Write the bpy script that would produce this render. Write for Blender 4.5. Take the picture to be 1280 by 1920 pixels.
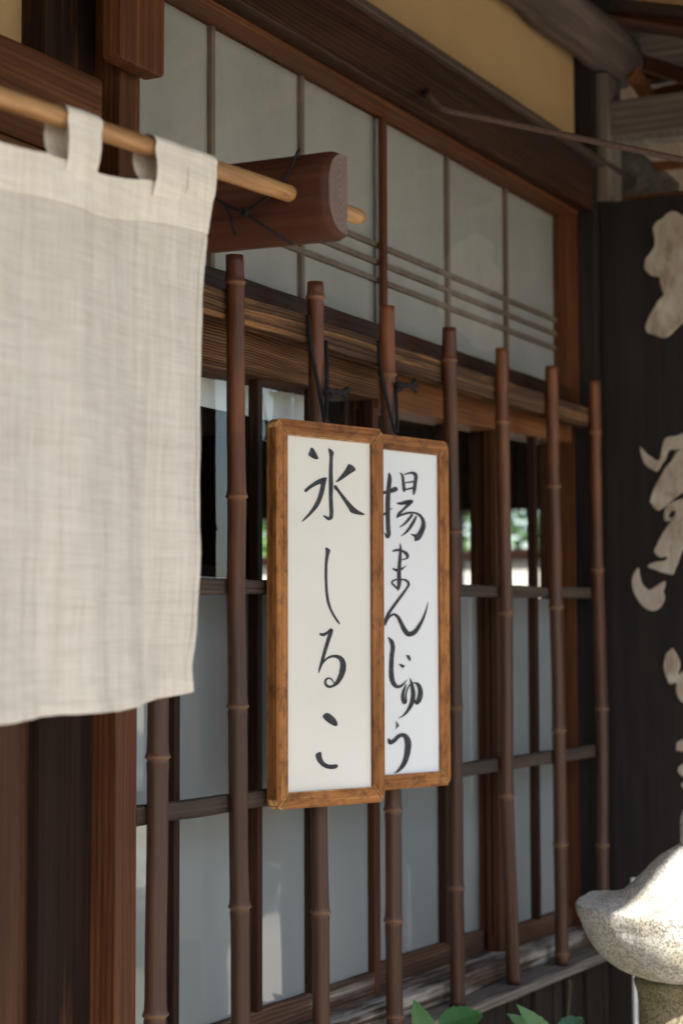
import bpy, bmesh, math, random
from mathutils import Vector, Matrix, noise
R = math.radians
random.seed(7)
S = bpy.context.scene
for o in list(bpy.data.objects): bpy.data.objects.remove(o)
COL = S.collection

# ------------------------------------------------------------------ camera
YAW, PITCH, ROLL, FPX = R(27.159), R(4.2035), R(.17), 3648.0     # measured from the photograph's vanishing points
EYE = Vector((0, -1.5, 1.5))
fw = Vector((math.cos(YAW)*math.cos(PITCH), math.sin(YAW)*math.cos(PITCH), math.sin(PITCH)))
rt = fw.cross(Vector((0, 0, 1))).normalized(); dn = fw.cross(rt)
rt, dn = rt*math.cos(ROLL)+dn*math.sin(ROLL), dn*math.cos(ROLL)-rt*math.sin(ROLL)
cam = bpy.data.cameras.new('camera'); camo = bpy.data.objects.new('camera', cam); COL.objects.link(camo)
m = Matrix((rt, -dn, -fw)).transposed().to_4x4(); m.translation = EYE; camo.matrix_world = m
cam.sensor_fit = 'VERTICAL'; cam.sensor_height = 36; cam.sensor_width = 24; cam.lens = FPX/1920*36
cam.clip_start = .05; cam.clip_end = 2000
cam.dof.use_dof = True; cam.dof.focus_distance = 2.92; cam.dof.aperture_fstop = 4.2
S.camera = camo

# ------------------------------------------------------------------ sky, sun, exposure
SUN = Vector((-.78, -.667, 1.0)).normalized()
w = bpy.data.worlds.new('World'); S.world = w; w.use_nodes = True
nt = w.node_tree; bg = nt.nodes['Background']
sky = nt.nodes.new('ShaderNodeTexSky'); sky.sky_type = 'NISHITA'; sky.sun_disc = False
sky.sun_elevation = math.asin(SUN.z); sky.sun_rotation = math.atan2(SUN.x, SUN.y)
sky.dust_density = 1.5
nt.links.new(sky.outputs[0], bg.inputs[0]); bg.inputs[1].default_value = .11
sl = bpy.data.lights.new('sun', 'SUN'); sl.energy = 4.8; sl.angle = R(.53); sl.color = (1, .955, .88)
slo = bpy.data.objects.new('sun', sl); COL.objects.link(slo)
slo.rotation_euler = SUN.to_track_quat('Z', 'Y').to_euler(); slo.location = (0, -3, 8)
S.view_settings.view_transform = 'Standard'; S.view_settings.look = 'None'
S.view_settings.exposure = 1.68; S.view_settings.gamma = 1
S.render.engine = 'CYCLES'
S.cycles.max_bounces = 8; S.cycles.diffuse_bounces = 5; S.cycles.transparent_max_bounces = 12
S.cycles.caustics_reflective = False; S.cycles.caustics_refractive = False

# ------------------------------------------------------------------ measuring: a point of the photograph on a known plane
def at(x, y, X=None, Y=None, Z=None):
    v = fw*FPX+rt*(x-640)+dn*(y-960)
    t = (X-EYE.x)/v.x if X is not None else (Y-EYE.y)/v.y if Y is not None else (Z-EYE.z)/v.z
    return EYE+v*t
def hit(x, y, p, n):
    v = fw*FPX+rt*(x-640)+dn*(y-960); return EYE+v*((p-EYE).dot(n)/v.dot(n))

# ------------------------------------------------------------------ materials
class NT:
    def __init__(s, name):
        s.m = bpy.data.materials.new(name); s.m.use_nodes = True; s.t = s.m.node_tree
        s.b = s.t.nodes['Principled BSDF']; s.out = s.t.nodes['Material Output']
    def n(s, ty, **k):
        q = s.t.nodes.new('ShaderNode'+ty)
        for a, v in k.items(): setattr(q, a, v)
        return q
    def l(s, a, b): s.t.links.new(a, b)
    def co(s, rnd=True):
        tc = s.n('TexCoord')
        if not rnd: return tc.outputs['Object']
        oi = s.n('ObjectInfo'); mu = s.n('VectorMath', operation='MULTIPLY'); mu.inputs[1].default_value = (13, 7, 5)
        s.l(oi.outputs['Random'], mu.inputs[0]); ad = s.n('VectorMath', operation='ADD')
        s.l(tc.outputs['Object'], ad.inputs[0]); s.l(mu.outputs[0], ad.inputs[1]); return ad.outputs[0]
    def sc(s, v, k):
        q = s.n('VectorMath', operation='MULTIPLY'); s.l(v, q.inputs[0]); q.inputs[1].default_value = k; return q.outputs[0]
    def noise(s, v, scale=1, detail=4, rough=.55, dist=0):
        q = s.n('TexNoise'); s.l(v, q.inputs['Vector']); q.inputs['Scale'].default_value = scale
        q.inputs['Detail'].default_value = detail; q.inputs['Roughness'].default_value = rough; q.inputs['Distortion'].default_value = dist
        return q.outputs['Fac']
    def ramp(s, f, stops):
        q = s.n('ValToRGB'); s.l(f, q.inputs[0]); e = q.color_ramp.elements
        while len(e) < len(stops): e.new(.5)
        for i, (p, c) in enumerate(stops):
            e[i].position = p; e[i].color = (c, c, c, 1) if isinstance(c, (int, float)) else (*c, 1)
        return q.outputs[0]
    def math(s, op, a, b=None):
        q = s.n('Math', operation=op)
        for i, x in enumerate((a, b)):
            if x is None: continue
            if isinstance(x, (int, float)): q.inputs[i].default_value = x
            else: s.l(x, q.inputs[i])
        return q.outputs[0]
    def mix(s, f, a, b, mode='MIX'):
        q = s.n('Mix', data_type='RGBA', blend_type=mode)
        for i, x in ((0, f), (6, a), (7, b)):
            if isinstance(x, (int, float)): q.inputs[i].default_value = x
            elif isinstance(x, tuple): q.inputs[i].default_value = (*x, 1)
            else: s.l(x, q.inputs[i])
        return q.outputs[2]
    def bump(s, h, strength=.3, dist=.002):
        q = s.n('Bump'); q.inputs['Strength'].default_value = strength; q.inputs['Distance'].default_value = dist
        s.l(h, q.inputs['Height']); s.l(q.outputs[0], s.b.inputs['Normal'])
    def set(s, col=None, rough=None, spec=None):
        if col is not None:
            if isinstance(col, tuple): s.b.inputs['Base Color'].default_value = (*col, 1)
            else: s.l(col, s.b.inputs['Base Color'])
        if rough is not None:
            if isinstance(rough, (int, float)): s.b.inputs['Roughness'].default_value = rough
            else: s.l(rough, s.b.inputs['Roughness'])
        if spec is not None: s.b.inputs['Specular IOR Level'].default_value = spec
        return s.m

def wood(name, dark, mid, light, axis='X', cross=60, rough=.55, bump=.35, lines=.5, weather=None, wamt=(.5, .7), wear=None, spec=.14, stain=None):
    t = NT(name); v = t.co()
    def st(c, a): return tuple(a if 'XYZ'[i] == axis else c for i in range(3))
    wob = t.n('TexNoise'); t.l(t.sc(v, st(9, 2)), wob.inputs['Vector']); wob.inputs['Scale'].default_value = 1; wob.inputs['Detail'].default_value = 2
    ad = t.n('VectorMath', operation='MULTIPLY_ADD'); t.l(wob.outputs['Color'], ad.inputs[0]); ad.inputs[1].default_value = st(.02, 0); t.l(v, ad.inputs[2])
    vv = ad.outputs[0]
    f1 = t.noise(t.sc(vv, st(cross, 1.3)), 1, 5, .6)
    f2 = t.noise(t.sc(vv, st(cross*6, 7)), 1, 4, .65)
    blot = t.noise(t.sc(v, st(11, 3)), 1, 4, .6)
    wv = t.n('TexWave', wave_type='BANDS', bands_direction='DIAGONAL'); t.l(t.sc(vv, st(cross*1.7, .35)), wv.inputs['Vector'])
    wv.inputs['Scale'].default_value = .62; wv.inputs['Distortion'].default_value = 2.2; wv.inputs['Detail'].default_value = 2; wv.inputs['Detail Scale'].default_value = .6
    ln = t.math('POWER', wv.outputs['Fac'], 2.2)
    f = t.math('ADD', t.math('MULTIPLY', f1, .68), t.math('MULTIPLY', f2, .32))
    f = t.math('SUBTRACT', f, t.math('MULTIPLY', ln, .16*lines))
    col = t.ramp(f, [(.26, dark), (.48, mid), (.72, light)])
    col = t.mix(t.ramp(blot, [(.35, .0), (.75, .6)]), col, dark)
    if weather:
        wf = t.math('ADD', t.math('MULTIPLY', blot, .55), t.math('MULTIPLY', f1, .45))
        col = t.mix(t.ramp(wf, [(wamt[0], 0), (wamt[1], 1)]), col, t.mix(f2, weather, tuple(c*.45 for c in weather)))
    if stain:
        col = t.mix(t.math('MULTIPLY', t.ramp(t.noise(t.sc(v, st(55, 24)), 1, 6, .75), [(.47, 0), (.63, .8)]), t.ramp(f2, [(.3, .5), (.6, 1)])), col, stain)
    if wear:
        ea = t.n('Attribute', attribute_name='edge')
        pw = t.math('MULTIPLY', t.ramp(ea.outputs['Fac'], [(0, 0), (1, 1)]), t.ramp(t.noise(t.sc(v, st(160, 60)), 1, 4, .6), [(.38, .1), (.6, .95)]))
        col = t.mix(pw, col, wear)
    t.bump(t.math('SUBTRACT', f, t.math('MULTIPLY', ln, .3*lines)), bump, .004)
    rr = t.ramp(f2, [(.3, max(.2, rough-.12)), (.7, min(1, rough+.15))])
    return t.set(col, rr, spec)

def plain(name, col, rough=.6, spec=.3, amt=.25, scale=30, bump=0):
    t = NT(name); v = t.co(); f = t.noise(v, scale, 5, .6)
    if bump: t.bump(f, bump, .002)
    return t.set(t.mix(t.ramp(f, [(.35, 0), (.7, 1)]), tuple(c*(1-amt) for c in col), tuple(min(1, c*(1+amt)) for c in col)), rough, spec)

M = {}
RED = ((.028, .009, .004), (.085, .029, .010), (.16, .062, .021))
for a in 'XYZ':
    M['red'+a] = wood('reddish_aged_cedar_'+a, *RED, axis=a, cross=70)
    M['dark'+a] = wood('smoke_dark_cedar_'+a, (.009, .004, .003), (.029, .0115, .006), (.062, .026, .013), axis=a, cross=60, rough=.5)
    M['grey'+a] = wood('weathered_grey_timber_'+a, (.05, .04, .034), (.12, .098, .082), (.21, .178, .15), axis=a, cross=32, rough=.8, bump=.5, lines=.6)
M['logX'] = wood('old_hewn_log', (.03, .022, .019), (.085, .064, .055), (.17, .135, .118), axis='X', cross=30, rough=.8, bump=.7, lines=.3)
M['doorZ'] = wood('brown_door_cedar', (.02, .008, .004), (.055, .021, .010), (.10, .042, .02), axis='Z', cross=45, rough=.6, lines=.3)
M['rafterY'] = wood('pale_rafter_wood', (.12, .06, .025), (.25, .14, .065), (.36, .22, .11), axis='Y', cross=60, rough=.7, lines=.4)
M['black'] = wood('blackened_post_timber', (.007, .004, .003), (.017, .009, .006), (.036, .018, .01), axis='Z', cross=50, rough=.85, lines=.3, bump=.2, spec=.08, weather=(.12, .05, .02), wamt=(.54, .68))
M['blackboard'] = wood('black_lacquered_board', (.008, .007, .007), (.017, .014, .013), (.032, .022, .018), axis='Z', cross=28, rough=.5, lines=.2, bump=.12, weather=(.06, .025, .015), wamt=(.6, .85))
M['orange'] = wood('orange_cedar_board', (.07, .025, .01), (.17, .068, .025), (.27, .12, .05), axis='X', cross=50, rough=.55, lines=.6)
M['groove'] = wood('combed_cedar_lintel', (.045, .019, .009), (.13, .06, .028), (.26, .135, .065), axis='X', cross=120, rough=.65, bump=.7, lines=1.2)
M['rail'] = wood('weathered_lattice_rail', (.028, .014, .008), (.075, .04, .022), (.14, .085, .05), axis='X', cross=90, rough=.75, bump=.6, lines=1, weather=(.30, .14, .055), wamt=(.52, .62))
M['rail2'] = wood('grey_brown_cross_rail', (.022, .015, .011), (.058, .042, .032), (.10, .078, .062), axis='X', cross=80, rough=.8, bump=.5, lines=.5)
M['brownrail'] = wood('brown_sash_rail', (.03, .016, .01), (.085, .046, .028), (.15, .095, .065), axis='X', cross=70, rough=.75, bump=.6, lines=.7, weather=(.3, .26, .22), wamt=(.56, .7))
M['sill'] = wood('bleached_window_sill', (.03, .02, .014), (.09, .06, .042), (.18, .135, .10), axis='X', cross=70, rough=.85, bump=.8, lines=1, weather=(.46, .43, .38), wamt=(.48, .58))
M['ledge'] = wood('grey_bleached_ledge', (.07, .06, .052), (.17, .15, .132), (.30, .272, .245), axis='X', cross=60, rough=.9, bump=.7, lines=1)
M['siding'] = wood('charred_cedar_siding', (.008, .006, .005), (.022, .016, .012), (.055, .04, .03), axis='Z', cross=80, rough=.75, bump=.6, lines=1)
M['bracket'] = wood('polished_bracket_timber', (.030, .010, .006), (.064, .022, .012), (.10, .038, .02), axis='Y', cross=40, rough=.55, bump=.3, lines=.5)
t = NT('bracket_end_grain'); v = t.co(False); wv = t.n('TexWave', wave_type='RINGS', rings_direction='Y'); t.l(t.sc(v, (1, 0, .6)), wv.inputs['Vector'])
wv.inputs['Scale'].default_value = 60; wv.inputs['Distortion'].default_value = 9; wv.inputs['Detail'].default_value = 3
M['endgrain'] = t.set(t.mix(t.math('ADD', t.math('MULTIPLY', wv.outputs['Fac'], .3), t.math('MULTIPLY', t.noise(v, 45, 5, .7), .6)), (.07, .046, .038), (.19, .135, .115)), .85, .1)
M['frameX'] = wood('worn_sign_frame_crosswise', (.075, .024, .007), (.27, .105, .028), (.47, .22, .07), axis='X', cross=110, rough=.5, bump=.35, lines=.3, stain=(.035, .012, .005), wear=(.6, .36, .15))
M['frameZ'] = wood('worn_sign_frame_upright', (.075, .024, .007), (.27, .105, .028), (.47, .22, .07), axis='Z', cross=110, rough=.5, bump=.35, lines=.3, stain=(.035, .012, .005), wear=(.6, .36, .15))
M['rod'] = wood('golden_bamboo_rod', (.12, .052, .02), (.33, .175, .07), (.52, .33, .15), axis='X', cross=90, rough=.33, bump=.15, lines=.3)
M['cord'] = plain('black_cord', (.012, .011, .012), .85, .2, .4, 400, .5)
M['ink'] = plain('brush_ink', (.022, .022, .026), .6, .3, .7, 130)
M['iron'] = plain('rusty_iron', (.06, .034, .025), .8, .3, .35, 160, .4)
M['pipe'] = plain('pale_pipe', (.55, .54, .52), .5, .4, .1)

def stucco(name, c1, c2):
    t = NT(name); v = t.co(False)
    a = t.noise(v, 4, 4); b = t.noise(v, 330, 3, .7); c = t.noise(v, 60, 4, .6)
    t.bump(t.math('ADD', b, t.math('MULTIPLY', c, .6)), .5, .003)
    return t.set(t.mix(t.math('MULTIPLY', t.ramp(b, [(.3, .35), (.7, 1)]), t.ramp(a, [(.3, .6), (.7, 1)])), c1, c2), .95, .1)
M['stucco'] = stucco('ochre_earth_plaster', (.29, .19, .085), (.43, .295, .145))
M['plaster'] = stucco('pale_plaster', (.5, .48, .43), (.66, .63, .57))

t = NT('aged_sign_paper'); v = t.co()
sp = t.ramp(t.noise(v, 70, 3, .5), [(.70, 0), (.76, 1)])
big = t.noise(v, 5, 3, .5)
c = t.mix(t.ramp(big, [(.3, 0), (.7, 1)]), (.53, .507, .46), (.585, .562, .515))
t.bump(t.noise(v, 9, 3, .5), .25, .004)
M['paper1'] = t.set(t.mix(t.math('MULTIPLY', sp, .35), c, (.55, .42, .27)), .8, .2)
t = NT('white_sign_paper'); v = t.co()
M['paper2'] = t.set(t.mix(t.noise(v, 6, 3), (.55, .56, .56), (.605, .615, .62)), .7, .25)

t = NT('smoked_bamboo'); v = t.co()                                    # susudake: red brown, greyer where rain reaches it
at_ = t.n('Attribute', attribute_name='ring'); tz = t.n('TexCoord'); sx = t.n('SeparateXYZ'); t.l(tz.outputs['Object'], sx.inputs[0])
fine = t.noise(t.sc(v, (330, 330, 5)), 1, 4, .6); blo = t.noise(t.sc(v, (16, 16, 5)), 1, 4, .6)
c = t.ramp(t.math('ADD', t.math('MULTIPLY', fine, .4), t.math('MULTIPLY', blo, .6)), [(.32, (.034, .011, .006)), (.5, (.088, .029, .012)), (.68, (.165, .058, .022))])
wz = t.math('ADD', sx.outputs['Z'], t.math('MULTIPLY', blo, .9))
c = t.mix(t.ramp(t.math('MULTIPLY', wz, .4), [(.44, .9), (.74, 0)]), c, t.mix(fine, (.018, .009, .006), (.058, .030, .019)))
c = t.mix(t.ramp(t.math('MULTIPLY', wz, .4), [(.84, 0), (.98, .55)]), c, t.mix(fine, (.12, .046, .017), (.26, .12, .05)))
c = t.mix(t.math('MULTIPLY', at_.outputs['Fac'], .26), c, (.27, .15, .08))
oi = t.n('ObjectInfo'); vr = t.math('ADD', .8, t.math('MULTIPLY', oi.outputs['Random'], .45))
vc = t.n('VectorMath', operation='SCALE'); t.l(c, vc.inputs[0]); t.l(vr, vc.inputs['Scale'])
spk = t.ramp(t.noise(t.sc(v, (140, 140, 40)), 1, 4, .7), [(.66, 0), (.72, .7)])
gr = t.n('Attribute', attribute_name='groove')
cg = t.mix(t.math('MULTIPLY', gr.outputs['Fac'], .75), vc.outputs[0], (.016, .008, .006))
t.bump(fine, .12, .001); M['bamboo'] = t.set(t.mix(spk, cg, (.03, .018, .012)), t.ramp(blo, [(.3, .34), (.7, .52)]), .22)

def linen(name, hem):
    t = NT(name); v = t.co(False)
    wx = t.noise(t.sc(v, (20, 20, 520)), 1, 3, .6, .2); wz = t.noise(t.sc(v, (560, 200, 18)), 1, 3, .6, .2)
    sx = t.noise(t.sc(v, (5, 5, 120)), 1, 4, .7); sz = t.noise(t.sc(v, (90, 30, 2.2)), 1, 4, .7)
    patch = t.noise(t.sc(v, (14, 5, 9)), 1, 3, .6)
    f = t.math('ADD', t.math('ADD', t.math('MULTIPLY', wx, .27), t.math('MULTIPLY', wz, .27)), t.math('ADD', t.math('MULTIPLY', sx, .2), t.math('MULTIPLY', sz, .26)))
    lo, hi = ((.56, .50, .42), (.745, .69, .60)) if not hem else ((.575, .505, .41), (.725, .66, .56))
    c = t.ramp(f, [(.39, lo), (.56, hi)])
    c = t.mix(t.ramp(patch, [(.45, 0), (.75, .3)]), c, tuple(x*.85 for x in lo) if not hem else lo)
    t.set(c, .95, .1); t.bump(t.math('ADD', wx, wz), .35, .001)
    tr = t.n('BsdfTranslucent'); t.l(c, tr.inputs['Color']); mx = t.n('MixShader'); mx.inputs[0].default_value = .3 if not hem else .12
    t.l(t.b.outputs[0], mx.inputs[1]); t.l(tr.outputs[0], mx.inputs[2]); t.l(mx.outputs[0], t.out.inputs[0]); return t.m
M['linen'] = linen('open_weave_linen', False); M['hem'] = linen('doubled_linen', True)

def glass(name, ior, tint):
    t = NT(name); tr = t.n('BsdfTransparent'); tr.inputs[0].default_value = (*tint, 1)
    gl = t.n('BsdfGlossy'); gl.inputs['Roughness'].default_value = .015; fr = t.n('Fresnel'); fr.inputs[0].default_value = ior
    nz = t.noise(t.co(), 5, 2); bp = t.n('Bump'); bp.inputs['Strength'].default_value = .06; bp.inputs['Distance'].default_value = .01; t.l(nz, bp.inputs['Height'])
    t.l(bp.outputs[0], gl.inputs['Normal'])
    mx = t.n('MixShader'); ge = t.n('NewGeometry'); t.l(t.math('MULTIPLY', fr.outputs[0], t.math('SUBTRACT', 1, ge.outputs['Backfacing'])), mx.inputs[0]); t.l(tr.outputs[0], mx.inputs[1]); t.l(gl.outputs[0], mx.inputs[2]); t.l(mx.outputs[0], t.out.inputs[0]); return t.m
M['glass'] = glass('old_window_glass', 1.7, (.955, .965, .955))
t = NT('frosted_glass'); t.bump(t.noise(t.co(), 4, 2), .04, .01); t.b.inputs['IOR'].default_value = 1.9
M['frost'] = t.set(t.mix(t.noise(t.co(), 3, 2), (.165, .183, .185), (.225, .242, .242)), .035, .5)
t = NT('paper_backing'); v = t.co()
f = t.noise(t.sc(v, (6, 6, 3)), 1, 5, .6); g = t.noise(v, 90, 4, .7)
M['screen'] = t.set(t.mix(t.math('ADD', t.math('MULTIPLY', f, .75), t.math('MULTIPLY', g, .25)), (.198, .194, .19), (.385, .374, .362)), .9, .1)
M['white'] = plain('white_stand_in_panel', (.8, .81, .79), .9, .1, .03, 5)
M['muntin'] = wood('dusty_inner_muntin', (.11, .08, .068), (.175, .13, .112), (.22, .17, .15), axis='Z', cross=60, rough=.9, lines=.2, bump=.1)
M['room'] = plain('dim_room_wall', (.2, .16, .12), .9, .1)

def granite(name, base, moss):
    t = NT(name); v = t.co(False)
    a = t.n('TexVoronoi'); t.l(v, a.inputs['Vector']); a.inputs['Scale'].default_value = 300
    b = t.noise(v, 420, 3, .7); c = t.noise(v, 16, 5, .65)
    sx = t.n('SeparateColor'); t.l(a.outputs['Color'], sx.inputs[0])
    col = t.ramp(t.math('ADD', t.math('MULTIPLY', sx.outputs[0], .5), t.math('MULTIPLY', b, .5)), [(.25, tuple(x*.5 for x in base)), (.5, base), (.8, tuple(min(1, x*1.4) for x in base))])
    col = t.mix(t.ramp(c, [(.45, 0), (.7, .75)]), col, moss, 'MULTIPLY') if moss else col
    t.bump(t.math('ADD', b, t.math('MULTIPLY', c, .8)), .8, .006); return t.set(col, .92, .2)
M['granite'] = granite('lantern_granite', (.50, .485, .455), (.72, .66, .45))
M['granite2'] = granite('mossy_shaded_granite', (.27, .235, .15), (.6, .58, .35))  # moss, with the shadow under the lantern cap also put into the olive base
M['stone'] = granite('garden_stone', (.36, .35, .33), None)
M['paving'] = granite('street_paving', (.42, .375, .31), None)

def leafmat(name, a, b, spec=.4):
    t = NT(name); v = t.co(); f = t.noise(v, 60, 4)
    c = t.mix(f, a, b); t.set(c, .42, spec); tr = t.n('BsdfTranslucent'); t.l(c, tr.inputs['Color']); mx = t.n('MixShader'); mx.inputs[0].default_value = .3
    t.l(t.b.outputs[0], mx.inputs[1]); t.l(tr.outputs[0], mx.inputs[2]); t.l(mx.outputs[0], t.out.inputs[0]); return t.m
M['leaf'] = leafmat('glossy_leaf', (.02, .08, .024), (.05, .15, .045)); M['leaf2'] = leafmat('pale_young_leaf', (.06, .16, .07), (.11, .24, .11))
M['tree'] = leafmat('tree_foliage', (.06, .14, .03), (.13, .25, .05)); M['bark'] = plain('bark', (.07, .05, .035), .9, .1, .4, 25, .6)
M['stem'] = plain('green_brown_stem', (.07, .075, .03), .7)

# ------------------------------------------------------------------ builders
def tag(o, label=None, cat=None, group=None, kind=None):
    for k, v in (('label', label), ('category', cat), ('group', group), ('kind', kind)):
        if v: o[k] = v
    return o
def empty(name, loc, rz=0):
    o = bpy.data.objects.new(name, None); COL.objects.link(o); o.location = loc; o.rotation_euler = (0, 0, rz); o.empty_display_size = .1; return o
def origin(p):
    v = Vector((0, 0, 0))
    while p: v += p.location; p = p.parent
    return v
def link(name, bm, mat, parent=None, smooth=False, local=False):
    if parent and not local: bmesh.ops.translate(bm, verts=bm.verts, vec=-origin(parent))
    bmesh.ops.recalc_face_normals(bm, faces=bm.faces)
    me = bpy.data.meshes.new(name); bm.to_mesh(me); bm.free()
    me.materials.append(M[mat] if isinstance(mat, str) else mat)
    if smooth:
        for p in me.polygons: p.use_smooth = True
    o = bpy.data.objects.new(name, me); COL.objects.link(o); o.parent = parent; return o
def bevel(bm, r, seg=2):
    if r: bmesh.ops.bevel(bm, geom=list(bm.edges), offset=r, segments=seg, affect='EDGES', profile=.6, clamp_overlap=True)
def prism(front, ext, bev=.002, seg=2):
    """closed prism: polygon pushed along ext"""
    bm = bmesh.new(); a = [bm.verts.new(p) for p in front]; b = [bm.verts.new(Vector(p)+Vector(ext)) for p in front]
    bm.faces.new(a); bm.faces.new(b[::-1]); n = len(a)
    for i in range(n): bm.faces.new((a[i], b[i], b[(i+1) % n], a[(i+1) % n]))
    bevel(bm, bev, seg); return bm
def box(x0, x1, y0, y1, z0, z1, bev=.002):
    return prism([(x0, y0, z0), (x1, y0, z0), (x1, y0, z1), (x0, y0, z1)], (0, y1-y0, 0), bev)
def quadY(q, y0, y1, bev=.002): return prism([at(x, y, Y=y0) for x, y in q], (0, y1-y0, 0), bev)
def quadX(q, x0, x1, bev=.002): return prism([at(x, y, X=x0) for x, y in q], (x1-x0, 0, 0), bev)
def plank(p0, p1, h, y0, y1, n=40, wob=.002, bev=.0015, seed=0, xtra=0):
    """board along the wall with slightly worn, wavy edges; p = (X, Ztop)"""
    bm = bmesh.new(); rows = []
    for i in range(n+1):
        k = i/n; X = p0[0]+(p1[0]-p0[0])*k; zt = p0[1]+(p1[1]-p0[1])*k
        a = noise.noise((X*7, seed, 0))*wob+noise.noise((X*31, seed, 5))*wob*.5; b = noise.noise((X*7, seed, 9))*wob
        c1, c2 = bev, bev*.35; zb, zt = zt-h+b, zt+a; yf = y0-abs(a)*.3
        rows.append([bm.verts.new((X, yy, zz)) for yy, zz in ((yf, zb+c1), (yf, zt-c1), (yf+c2, zt-c2), (yf+c1, zt), (y1-c1, zt), (y1, zt-c1), (y1, zb+c1), (y1-c1, zb), (yf+c1, zb), (yf+c2, zb+c2))])
    for r0, r1 in zip(rows, rows[1:]):
        for j in range(10): bm.faces.new((r0[j], r0[(j+1) % 10], r1[(j+1) % 10], r1[j]))
    bm.faces.new(rows[0]); bm.faces.new(rows[-1][::-1])
    return bm
def tube(pts, rad, seg=12, cap=True, ring=None):
    bm = bmesh.new(); pts = [Vector(p) for p in pts]; n = len(pts); rads = rad if isinstance(rad, (list, tuple)) else [rad]*n
    up = None; rows = []
    for i, p in enumerate(pts):
        d = (pts[min(i+1, n-1)]-pts[max(i-1, 0)]).normalized()
        if up is None: up = d.orthogonal().normalized()
        up = (up-d*up.dot(d)).normalized(); s = d.cross(up)
        rows.append([bm.verts.new(p+(up*math.cos(a)+s*math.sin(a))*rads[i]) for a in (2*math.pi*j/seg for j in range(seg))])
    for a, b in zip(rows, rows[1:]):
        for j in range(seg): bm.faces.new((a[j], a[(j+1) % seg], b[(j+1) % seg], b[j]))
    if cap: bm.faces.new(rows[0]); bm.faces.new(rows[-1][::-1])
    return bm
def spline(pts, k=6):
    out = []; P = [Vector(p) for p in pts]
    for i in range(len(P)-1):
        a, b, c, d = P[max(i-1, 0)], P[i], P[i+1], P[min(i+2, len(P)-1)]
        for j in range(k):
            t = j/k; out.append(.5*((2*b)+(c-a)*t+(2*a-5*b+4*c-d)*t*t+(3*b-a-3*c+d)*t**3))
    return out+[P[-1]]

# ------------------------------------------------------------------ ground
bm = bmesh.new()
for f in ((-400, 400),):
    vs = [bm.verts.new(p) for p in ((-400, -400, 0), (400, -400, 0), (400, 400, 0), (-400, 400, 0))]; bm.faces.new(vs)
tag(link('ground', bm, 'paving'), kind='structure')

# ------------------------------------------------------------------ the shop front
B = tag(empty('wooden_shop_front', (3.0, .1, 0)), 'old dark timber shop front with ochre plaster, frosted windows and exposed roof timbers', 'building')
# plaster
link('plaster_wall', box(2.28, 4.23, .056, .2, 2.60, 3.35, 0), 'stucco', B)
link('plaster_wall', box(.2, 2.16, .085, .2, 2.1, 3.35, 0), 'stucco', B)
# posts
XJ0, XJ1 = at(217, 1600, Y=.006).x, at(257, 1600, Y=.006).x
XB0, XB1 = at(85, 100, Y=.045).x, XJ0-.001
link('black_post', box(XB0, XB1, .045, .19, 0, 3.3, .006), 'black', B)
link('window_jamb', box(XJ0, XJ1, .006, .16, 0, 2.62, .003), 'redZ', B)
link('door_stile', box(at(-120, 1600, Y=.062).x, at(67, 1600, Y=.062).x, .062, .12, 0, 2.08, .003), 'doorZ', B)
link('door_panel', box(.2, at(-122, 1600, Y=.062).x, .09, .12, 0, 2.08, .003), 'darkZ', B)
XC0 = at(1113, 250, Y=.013).x
link('corner_post', box(XC0, XC0+.125, .013, .16, 0, 3.2, .005), 'blackboard', B)
link('post_cheek', box(XC0+.012, XC0+.122, -.012, .0129, 2.556, 2.86, .003), 'greyZ', B)
XR0 = at(1046, 560, Y=.08).x; XRL = at(1069, 1300, Y=.103).x
link('window_jamb', box(XR0, XC0-.001, .056, .16, 2.06, 2.57, .003), 'redZ', B)
link('window_jamb', box(XRL, XC0-.001, .07, .16, .86, 2.059, .003), 'redZ', B)
# header
link('header_fascia', plank((1.8, 2.642-.004), (at(1110, 372, Y=0).x, 2.642-.004), .118, .0, .0745, 60, .0012, .004, 1), 'darkX', B)
link('header_moulding', plank((1.8, 2.650), (at(1190, 349, Y=-.012).x, 2.650), .016, -.014, .07, 60, .0008, .003, 2), 'rail2', B)
link('window_head', plank((2.4, 2.575), (XR0+.02, 2.575), .062, .075, .16, 40, .0006, .002, 3), 'redX', B)
link('window_head_strip', plank((2.4, 2.5195), (XR0, 2.5195), .012, .03, .0745, 40, .0004, .002, 4), 'redX', B)
# upper (transom) windows
ZT0, ZT1 = 2.108, 2.514
XM = at(720, 420, Y=.072).x
def muntin_x(px, py): return at(px, py, Y=.086).x
def transom(x0, x1, vs, name='transom_window'):
    p = empty(name, (0, 0, 0)); p.parent = B; p.location = Vector(((x0+x1)/2, .08, ZT0))-B.location
    link('pane', box(x0, x1, .08, .082, ZT0-.01, ZT1, 0), 'glass', p)
    link('paper_backing', box(x0, x1, .0925, .096, ZT0-.01, ZT1, 0), 'screen', p)
    for x in vs: link('muntin', box(x-.006, x+.006, .0835, .0923, ZT0-.01, ZT1, .001), 'muntin', p)
    for y in (467, 499, 532):
        z = at(727, y, Y=.086).z; link('muntin', box(x0, x1, .084, .0922, z-.005, z+.005, .001), 'muntin', p)
    return p
transom(2.42, XM-.004, [muntin_x(398, 300), muntin_x(566, 350)])
transom(XM+.004, XR0+.02, [muntin_x(840, 500), muntin_x(949, 500)])
link('meeting_stile', box(XM-.010, XM+.010, .070, .0795, ZT0-.01, ZT1, .0015), 'redZ', B)
link('transom_sill', plank((2.36, ZT0), (XR0, ZT0), .06, .055, .16, 60, .0015, .004, 5), 'darkX', B)
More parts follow.
